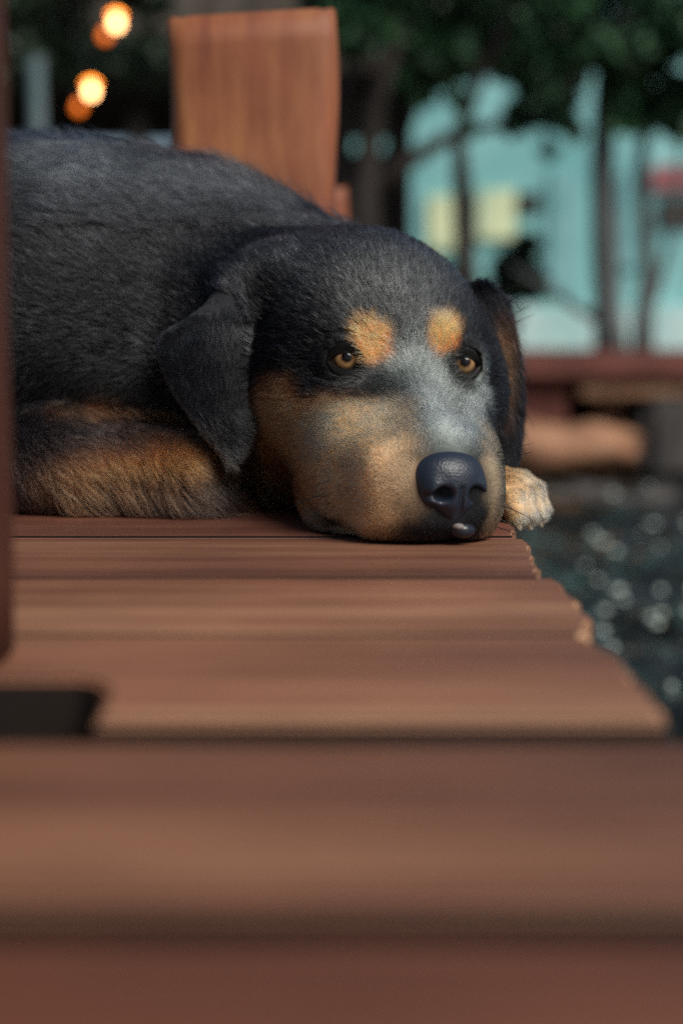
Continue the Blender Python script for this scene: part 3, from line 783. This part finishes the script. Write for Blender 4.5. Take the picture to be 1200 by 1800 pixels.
gx = axis((-.64, -.26, .006), (-.26, -.13, .0035), (-.13, -.085, .003), (-.085, .125, .0017), (.125, .132, .0035))
gy = axis((.640, .648, .004), (.648, .800, .0017), (.800, .85, .0028), (.85, 1.08, .005))
gz = axis((-.022, .095, .0018), (.095, .18, .0024), (.18, .25, .004))
V, F = surface_nets(sd_dog_open, gx, gy, gz)
for _ in range(2):
    g = grad(sd_dog_open, V); dv = sd_dog_open(V); V = V-g*np.clip(dv, -.001, .001)[:, None]*.9
body = np_mesh('body', V-DOGL, F, skin, dog)
me = body.data
if len(me.vertices) != len(V): print('validate changed verts', len(me.vertices), len(V))
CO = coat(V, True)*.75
ca = me.color_attributes.new('coat', 'FLOAT_COLOR', 'POINT'); ca.data.foreach_set('color', np.concatenate([CO, np.ones((len(V), 1))], 1).astype(np.float32).ravel())
print('body verts', len(V), len(F))

NYAW = R(11)
def toN(q):
    h = toH(q).astype(np.float32); b0, s0 = h[:, 0]-.012, h[:, 1]
    h[:, 0] = .012+b0*math.cos(NYAW)+s0*math.sin(-NYAW); h[:, 1] = b0*math.sin(NYAW)+s0*math.cos(NYAW); return h
def sd_nose(q):
    h = toN(q)
    d = sd_ell(h, (.011, 0, .0340), (.0135, .0183, .0122))
    d = smin(d, sd_ell(h, (.0085, 0, .026), (.0105, .0130, .0115)), .006)
    for s in (-1, 1): d = smin(d, sd_ell(h, (.0095, s*.0115, .0275), (.0105, .0062, .0080)), .004)
    d = smin(d, sd_cap(h, (.0065, 0, .021), (.0085, 0, .013), .0062, .0035), .005)
    for s in (-1, 1):
        d = smax(d, -sd_ell(h, (-.0015, s*.0088, .0255), (.0080, .0046, .0038)), .0025)
        d = smax(d, -sd_cap(h, (.0005, s*.0115, .0252), (.0055, s*.0180, .0235), .0017, .0012), .002)
    d = smax(d, -sd_cap(h, (-.0030, 0, .028), (.0022, 0, .012), .0010, .0010), .0022)
    return d
# ---- fur
def build_fur():
    tri = np.concatenate([F[:, [0, 1, 2]], F[:, [0, 2, 3]]])
    A, B_, C_ = V[tri[:, 0]], V[tri[:, 1]], V[tri[:, 2]]
    cr = np.cross(B_-A, C_-A); area = np.linalg.norm(cr, axis=1)/2; cen = (A+B_+C_)/3
    nn = cr/(2*area[:, None]+1e-12)
    hd = toH(cen); vd = np.array([0, 0, CAMZ])-cen; vd /= np.linalg.norm(vd, axis=1)[:, None]; fac = (nn*vd).sum(1)
    head = (hd[:, 0] < .22)&(np.abs(hd[:, 1])<.12)
    muz = (hd[:, 0] < .085)
    dens = np.where(muz, 4.0e6, np.where(head, 3.2e6, 2.0e6))
    dens = np.where(fac > -.15, dens, np.where(fac > -.5, dens*.35, dens*.06))
    dens = np.where(cen[:, 0] < -.24, np.minimum(dens, .35e6), dens)
    dens = np.where((cen[:, 2] < .0025) & (cen[:, 0] < .086), 0, dens)
    exp = dens*area; N = rng.poisson(exp); idx = np.repeat(np.arange(len(tri)), N); n = len(idx)
    r1, r2 = rng.random(n), rng.random(n); s = np.sqrt(r1)
    p = A[idx]*(1-s)[:, None]+B_[idx]*(s*(1-r2))[:, None]+C_[idx]*(s*r2)[:, None]
    nr = grad(sd_dog, p)
    hd = toH(p)
    # no hair on eyeballs, lids, nose leather
    keep = np.ones(n, bool)
    for e, o in zip(EYES, EYO):
        v = p-e; s_ = np.cross([0, 0, 1], o); s_ /= np.linalg.norm(s_); u_ = np.cross(o, s_)
        uu = v@u_; keep &= ~((((v@s_)/.0079)**2+(uu/np.where(uu > 0, .0030, .0043))**2 < 1) & (v@o > 0))
    nm = hd[:, 0] < .05; dn_ = np.full(n, 1.); dn_[nm] = sd_nose(p[nm]); keep &= dn_ > .0003
    dl_ = np.full(n, 1.); dl_[nm] = sd_ell(toN(p[nm]), (.0072, .0055, .0078), (.0060, .0072, .0046)); keep &= dl_ > .0
    p, nr, hd = p[keep], nr[keep], hd[keep]; n = len(p)
    head = (hd[:, 0] < .20); muz = np.clip((.10-hd[:, 0])/.03, 0, 1)
    el = ear_l(p) < .002; er = ear_r(p) < .003; ear = el | er
    leg = (p[:, 0] < -.05) & (p[:, 2] < .062) & (p[:, 1] < .84)
    paw = (p[:, 0] > .045) & ((hd[:, 0] > .075) | (p[:, 0] > .082)) & (local(sd_paw, p, *BB_PAW) < .003)
    hf = head & ~ear & ~leg & ~paw
    # flow
    fl = np.tile(np.array([-.92, .10, -.35]), (n, 1))
    fh = -FA*1.0+LA*(hd[:, 1:2]*6)+UP*(np.clip((hd[:, 2:3]-.04)*4, -.8, .5)) 
    dn = np.clip((.05-hd[:, 2:3])/.05, 0, 1)*np.clip(hd[:, 0:1]/.05, 0, 1)
    fh = fh-UP*dn*.9
    ch = np.clip((hd[:, 0:1]-.10)/.03, 0, 1)*np.clip((.09-hd[:, 2:3])/.03, 0, 1); fh = fh-UP*ch*1.2
    fl = np.where(hf[:, None], fh, fl)
    tr = (np.clip((hd[:, 0]-.18)/.05, 0, 1))[:, None]
    fl = np.where((~hf & ~ear & ~leg & ~paw & (hd[:, 0] < .25))[:, None], fh*(1-tr)+np.array([-.92, .1, -.35])*tr, fl)
    fl = np.where(el[:, None], np.array([-.25, .0, -1.])+np.array([1., 0, 0])*np.clip((p[:, 0:1]+.085)*8, -.4, .4), fl)
    fl = np.where(er[:, None], np.array([.15, .0, -1.]), fl)
    fl = np.where(leg[:, None], np.array([.75, -.05, -.55])+np.array([.3, 0, -.2])*np.clip((p[:, 0:1]+.12)*8, 0, 1), fl)
    fl = np.where(paw[:, None], np.array([.7, -.5, -.5]), fl)
    # rounder parting and swirls
    fl = fl/np.linalg.norm(fl, axis=1)[:, None]
    body = ~(hf | ear | paw)
    sw = np.stack([vnoise(p, 28, 31), vnoise(p, 28, 32), vnoise(p, 28, 33)], 1)
    cl = np.stack([vnoise(p, 210, 41), vnoise(p, 210, 42), vnoise(p, 210, 43)], 1)
    cl2 = np.stack([vnoise(p, 90, 51), vnoise(p, 90, 52), vnoise(p, 90, 53)], 1)
    fl = fl+sw*np.where(body, .75, .30)[:, None]+cl*np.where(body, .20, .24)[:, None]+cl2*np.where(body, .13, .14)[:, None]+rng.normal(size=(n, 3))*np.where(body, .10, .13)[:, None]
    fl = fl-nr*(fl*nr).sum(1)[:, None]; fl /= np.linalg.norm(fl, axis=1)[:, None]+1e-9
    # length and lift
    Lh = np.where(hf, .0085-.0026*muz, .014)
    Lh = np.where(hf, Lh*np.clip(.35+hd[:, 0]/.05, .38, 1), Lh)
    near_eye = np.minimum(np.linalg.norm(p-EYES[0], axis=1), np.linalg.norm(p-EYES[1], axis=1)); Lh = np.where(near_eye < .018, Lh*.6, Lh)
    thr = hf & (hd[:, 0] > .12) & (p[:, 2] < .05); Lh = np.where(thr, .016, Lh)
    Lh = np.where(el, .0085*np.clip(-sd_poly(p[:, 0], p[:, 2], EAR_L)/.010, .45, 1), np.where(er, .010, Lh)); Lh = np.where(leg, .010, Lh)
    fe = leg & (p[:, 2] < .022) & (p[:, 0] > -.16) & (rng.random(n) < .5); Lh = np.where(fe, .026, Lh)
    Lh = np.where(paw, .0055, Lh); nk = ~hf & ~ear & ~leg & ~paw & (hd[:, 0] < .26); Lh = np.where(nk, .014, Lh)
    wild = (rng.random(n) < .012); Lh = Lh*rng.uniform(.65, 1.15, n)*np.where(wild & ~hf, 1.5, 1)
    lift = np.where(hf, .40, .42)+rng.normal(size=n)*.09+np.where(wild, .25, 0)
    lift = np.where(el, .34+.1*vnoise(p, 120, 77), lift); lift = np.where(paw, .3, lift); lift = np.where(hf & (muz > .5), .42, lift)
    lift = np.clip(lift, .08, .95)
    K = 5; pts = np.empty((n, K, 3), np.float32); cur = p-nr*.0006; pts[:, 0] = cur
    d0 = fl*(1-lift)[:, None]+nr*lift[:, None]
    d1 = fl*(1-lift*.35)[:, None]+nr*(lift*.25)[:, None]+np.array([0, 0, -.22])*np.where(body, 1, .3)[:, None]
    for k_ in range(1, K):
        t = k_/(K-1); d = d0*(1-t)+d1*t; d /= np.linalg.norm(d, axis=1)[:, None]; cur = cur+d*(Lh/(K-1))[:, None]
        low = (cur[:, 2] < .0016) & (cur[:, 0] < .088); cur[low, 2] = .0016+rng.random(low.sum())*.001
        pts[:, k_] = cur
    rad0 = np.where(hf | paw, .00018-.00001*muz, np.where(ear, .00016, .00019))*rng.uniform(.6, 1.4, n)
    tp = np.array([1, 1, .85, .6, .2]); rad = rad0[:, None]*tp
    LN = rng.normal(size=n)
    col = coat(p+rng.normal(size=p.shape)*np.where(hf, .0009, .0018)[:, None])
    lum = col.mean(1); sat = (col.max(1)-col.min(1))/(col.max(1)+1e-6); grz = (lum > .05) & (sat < .30); col = col*np.exp(LN*np.where(grz, .75, np.where(lum > .09, .48, .62)))[:, None]
    # odd pale guard hairs
    gh = (rng.random(n) < np.where(hf, .07, .03)) & ~leg & (lum < .2); col[gh] = col[gh]*2.0+.014
    dk = (rng.random(n) < .02); col[dk] *= .45
    col = np.clip(col, .002, .9)
    # whiskers
    WH = []
    def whisk(px, py, dx, dy, L, droop=.3):
        r = march(px, py); d = np.array([dx, -.22, dy]); d /= np.linalg.norm(d); q = [r]
        for k_ in range(4): q.append(q[-1]+(d+np.array([0, 0, -droop*(k_/4)**1.0]))*L/4)
        WH.append(q)
    wr = random.Random(4)
    for px, py in [(640, 835), (655, 850), (668, 865), (630, 862), (645, 880), (665, 893), (690, 905), (700, 880), (618, 880), (680, 845)]:
        whisk(px, py, -1, wr.uniform(-.1, .35), wr.uniform(.028, .044), wr.uniform(.5, 1.0))
    for px, py in [(852, 868), (856, 885), (858, 905), (850, 922)]:
        whisk(px, py, .9, wr.uniform(-.5, -.1), wr.uniform(.016, .026), .6)
    for px, py in [(862, 800), (863, 815)]: whisk(px, py, 1, .35, .022, .1)
    for px in range(655, 850, 16): whisk(px, 938, wr.uniform(-.3, .3), -1, wr.uniform(.004, .010), .1)
    for px in (870, 880, 890, 897): 
        whisk(px, 520+(px-870)*2, .8, .5, .016, .2)
    for px, py in [(600, 560), (618, 562), (650, 556)]: whisk(px, py+25, -.5, .7, .012, .2)
    W = np.array(WH, np.float32); m = len(W)
    pts = np.concatenate([pts, W]); rad = np.concatenate([rad, np.tile(np.array([.00030, .00027, .00022, .00015, .00005]), (m, 1))])
    wc = np.tile(np.array([[.003, .003, .003]]), (m, 1)); col = np.concatenate([col, wc])
    N_ = len(pts); print('hairs', N_)
    cu = bpy.data.hair_curves.new('fur'); cu.add_curves([K]*N_)
    cu.attributes['position'].data.foreach_set('vector', (pts-DOGL).astype(np.float32).ravel())
    ra = cu.attributes.get('radius') or cu.attributes.new('radius', 'FLOAT', 'POINT'); ra.data.foreach_set('value', rad.astype(np.float32).ravel())
    co = cu.attributes.new('coat', 'FLOAT_COLOR', 'CURVE'); co.data.foreach_set('color', np.concatenate([col, np.ones((N_, 1))], 1).astype(np.float32).ravel())
    m_ = bpy.data.materials.new('fur'); m_.use_nodes = True; n_ = m_.node_tree; n_.nodes.clear()
    out = n_.nodes.new('ShaderNodeOutputMaterial'); hb = n_.nodes.new('ShaderNodeBsdfHairPrincipled'); hb.model = 'CHIANG'; hb.parametrization = 'COLOR'
    a_ = n_.nodes.new('ShaderNodeAttribute'); a_.attribute_name = 'coat'
    n_.links.new(a_.outputs['Color'], hb.inputs['Color']); hb.inputs['Roughness'].default_value = .38; hb.inputs['Radial Roughness'].default_value = .6
    hb.inputs['Random Roughness'].default_value = .2; hb.inputs['IOR'].default_value = 1.22
    n_.links.new(hb.outputs[0], out.inputs['Surface'])
    cu.materials.append(m_)
    o = bpy.data.objects.new('fur', cu); COL.objects.link(o); o.parent = dog
if FUR: build_fur()

# ---- nose leather
nose_m = bpy.data.materials.new('nose_leather'); nose_m.use_nodes = True; n = nose_m.node_tree; b = n.nodes['Principled BSDF']
b.inputs['Base Color'].default_value = (.012, .019, .034, 1); b.inputs['Roughness'].default_value = .42; b.inputs['Specular IOR Level'].default_value = .6
vo = n.nodes.new('ShaderNodeTexVoronoi'); vo.inputs['Scale'].default_value = 900; tc = n.nodes.new('ShaderNodeTexCoord'); n.links.new(tc.outputs['Object'], vo.inputs['Vector'])
bp = n.nodes.new('ShaderNodeBump'); bp.inputs['Strength'].default_value = .35; bp.inputs['Distance'].default_value = .0005; n.links.new(vo.outputs['Distance'], bp.inputs['Height']); n.links.new(bp.outputs[0], b.inputs['Normal'])
c = H(.01, 0, .03)
V2, F2 = surface_nets(sd_nose, np.arange(c[0]-.024, c[0]+.024, .0006), np.arange(c[1]-.022, c[1]+.022, .0006), np.arange(.004, .052, .0006))
g = grad(sd_nose, V2, .0002); V2 = V2-g*sd_nose(V2)[:, None]*.9
np_mesh('nose', V2-DOGL, F2, nose_m, dog)

# ---- wet lower lip
lip_m = mat('lip', color=(.014, .018, .028), rough=.28, spec=.5)
lip_hl_m = mat('lip_pale', color=(.20, .175, .165), rough=.6, spec=.3)
def sd_lip(q):
    h = toN(q); d = sd_ell(h, (.0072, .0055, .0078), (.0056, .0068, .0042)); return d
V3, F3 = surface_nets(sd_lip, np.arange(c[0]-.03, c[0]+.03, .0009), np.arange(c[1]-.024, c[1]+.022, .0009), np.arange(-.002, .02, .0009))
lipo = np_mesh('lip', V3-DOGL, F3, lip_m, dog)
def sd_lip_hl(q): return sd_ell(toN(q), (.0058, .0022, .0096), (.0042, .0032, .0019))
V3, F3 = surface_nets(sd_lip_hl, np.arange(c[0]-.02, c[0]+.02, .0006), np.arange(c[1]-.02, c[1]+.02, .0006), np.arange(.004, .018, .0006))
np_mesh('lip_highlight', V3-DOGL, F3, lip_hl_m, dog)  # pale lump standing in for the wet lip's highlight

# ---- eyes
lid_m = mat('eyelid', color=(.003, .003, .003), rough=.45, spec=.22)
def eye_mat():
    m = bpy.data.materials.new('eye'); m.use_nodes = True; n = m.node_tree; b = n.nodes['Principled BSDF']; L = n.links.new
    tc = n.nodes.new('ShaderNodeTexCoord'); sx = n.nodes.new('ShaderNodeSeparateXYZ'); L(tc.outputs['Object'], sx.inputs[0])
    # iris disc: distance from the local +Z axis
    cb = n.nodes.new('ShaderNodeCombineXYZ'); L(sx.outputs[0], cb.inputs[0]); L(sx.outputs[1], cb.inputs[1])
    ln = n.nodes.new('ShaderNodeVectorMath'); ln.operation = 'LENGTH'; L(cb.outputs[0], ln.inputs[0])
    ml = n.nodes.new('ShaderNodeMath'); ml.operation = 'MULTIPLY'; ml.inputs[1].default_value = 1/.0112; L(ln.outputs['Value'], ml.inputs[0])
    nz = n.nodes.new('ShaderNodeTexNoise'); nz.inputs['Scale'].default_value = 900; L(tc.outputs['Object'], nz.inputs['Vector'])
    ad = n.nodes.new('ShaderNodeMath'); ad.operation = 'MULTIPLY_ADD'; ad.inputs[1].default_value = .09; L(nz.outputs[0], ad.inputs[0]); L(ml.outputs[0], ad.inputs[2])
    cr = n.nodes.new('ShaderNodeValToRGB'); L(ad.outputs[0], cr.inputs[0]); e = cr.color_ramp.elements
    e[0].position = .0; e[0].color = (.002, .002, .003, 1); e[1].position = .27; e[1].color = (.003, .002, .002, 1)
    for pos, cc in ((.30, (.12, .06, .025)), (.42, (.34, .205, .095)), (.53, (.20, .11, .05)), (.60, (.02, .010, .006)), (.66, (.05, .03, .025))):
        k_ = e.new(pos); k_.color = (*cc, 1)
    L(cr.outputs[0], b.inputs['Base Color']); b.inputs['Roughness'].default_value = .6; b.inputs['Specular IOR Level'].default_value = 0
    b.inputs['Coat Weight'].default_value = 1; b.inputs['Coat Roughness'].default_value = .03; b.inputs['Coat IOR'].default_value = 1.4
    return m
EM = eye_mat()
def make_eye(e, gaze, outd, aw, ah, tilt, side):
    # eyeball, local +Z = gaze
    bm = bmesh.new(); bmesh.ops.create_uvsphere(bm, u_segments=48, v_segments=32, radius=ER)
    for v in bm.verts:              # corneal bulge
        r = math.hypot(v.co.x, v.co.y)/ER
        if v.co.z > 0 and r < .55: v.co.z += .0009*(1-(r/.55)**2)
    o = bm_obj('eye', bm, EM, dog, True); o.location = Vector(e-DOGL); o.rotation_euler = Vector(gaze).to_track_quat('Z', 'Y').to_euler()
    # lid ring
    n_ = Vector(outd).normalized(); s_ = UP_V.cross(n_).normalized(); u_ = n_.cross(s_)
    s2 = s_*math.cos(tilt)+u_*math.sin(tilt); u2 = -s_*math.sin(tilt)+u_*math.cos(tilt)
    K = 40; loops = []
    E0 = Vector(e)
    for (w_, hu, hl, rr, proj) in ((aw, ah*.60, ah*.86, ER-.0006, 0), (aw*1.0, ah*.60, ah*.86, ER+.0007, 0), (aw*1.04, ah*.76, ah*.95, ER+.0014, 0), (aw*1.08, ah*.98, ah*1.04, ER+.0010, 0), (aw*1.16, ah*1.3, ah*1.25, 0, 1), (aw*1.38, ah*2.0, ah*1.9, 0, 2)):
        lp = []
        for k_ in range(K):
            a_ = 2*math.pi*k_/K; ca_, sa_ = math.cos(a_), math.sin(a_)
            y_ = (hu if sa_ > 0 else hl)*sa_*(abs(sa_)**.45); x_ = w_*ca_; inn = max(0, ca_*side); x_ *= 1+.16*inn**2; y_ -= .0014*inn**3
            R_ = rr or (ER+.003); d_ = s2*x_+u2*y_; zz = math.sqrt(max(R_*R_-d_.length_squared, 1e-8)) if d_.length < R_ else .0015
            pt = np.array(E0+d_+n_*zz)
            if proj:
                for _ in range(6):
                    g_ = grad(sd_dog, pt[None])[0]; pt = pt-g_*(float(sd_dog(pt[None])[0])-(.0003 if proj == 1 else -.0012))
            lp.append(pt)
        loops.append(lp)
    vs_ = [tuple(v-DOGL) for lp in loops for v in lp]; fs = []
    for i in range(len(loops)-1):
        for k_ in range(K): fs.append((i*K+k_, i*K+(k_+1) % K, (i+1)*K+(k_+1) % K, (i+1)*K+k_))
    mesh_obj('eyelid', vs_, fs, lid_m, dog, True)
UP_V = Vector((0, 0, 1))
gz_ = Vector((.10, -1, .10))
aimL = (Vector(P(610, 631, .6))-Vector(P(607, 633, .74))) 
for _i, _t in ((0, .08), (1, -.10)):
    make_eye(EYES[_i], Vector((.08 if _i == 0 else .10, -1, .17)), Vector(tuple(EYO[_i])), .0074 if _i == 0 else .0068, .0054, _t, 1 if _i == 0 else -1)

# ---- claws
claw_m = mat('claw', color=(.50, .42, .32), rough=.4)
for a, m_, b_, r in TOES:
    bm = bmesh.new(); d_ = Vector(b_-m_).normalized(); p0_ = Vector(b_)+d_*r*.3+Vector((0, 0, -.001))
    p0_ = p0_-d_*.002
    tube(bm, [p0_-Vector(DOGL), p0_+d_*.004-Vector(DOGL)+Vector((0, 0, -.0006)), p0_+d_*.0066-Vector(DOGL)+Vector((0, 0, -.0022))], [.0026, .0022, .0009], 8)
    bm_obj('claw', bm, claw_m, dog, True)
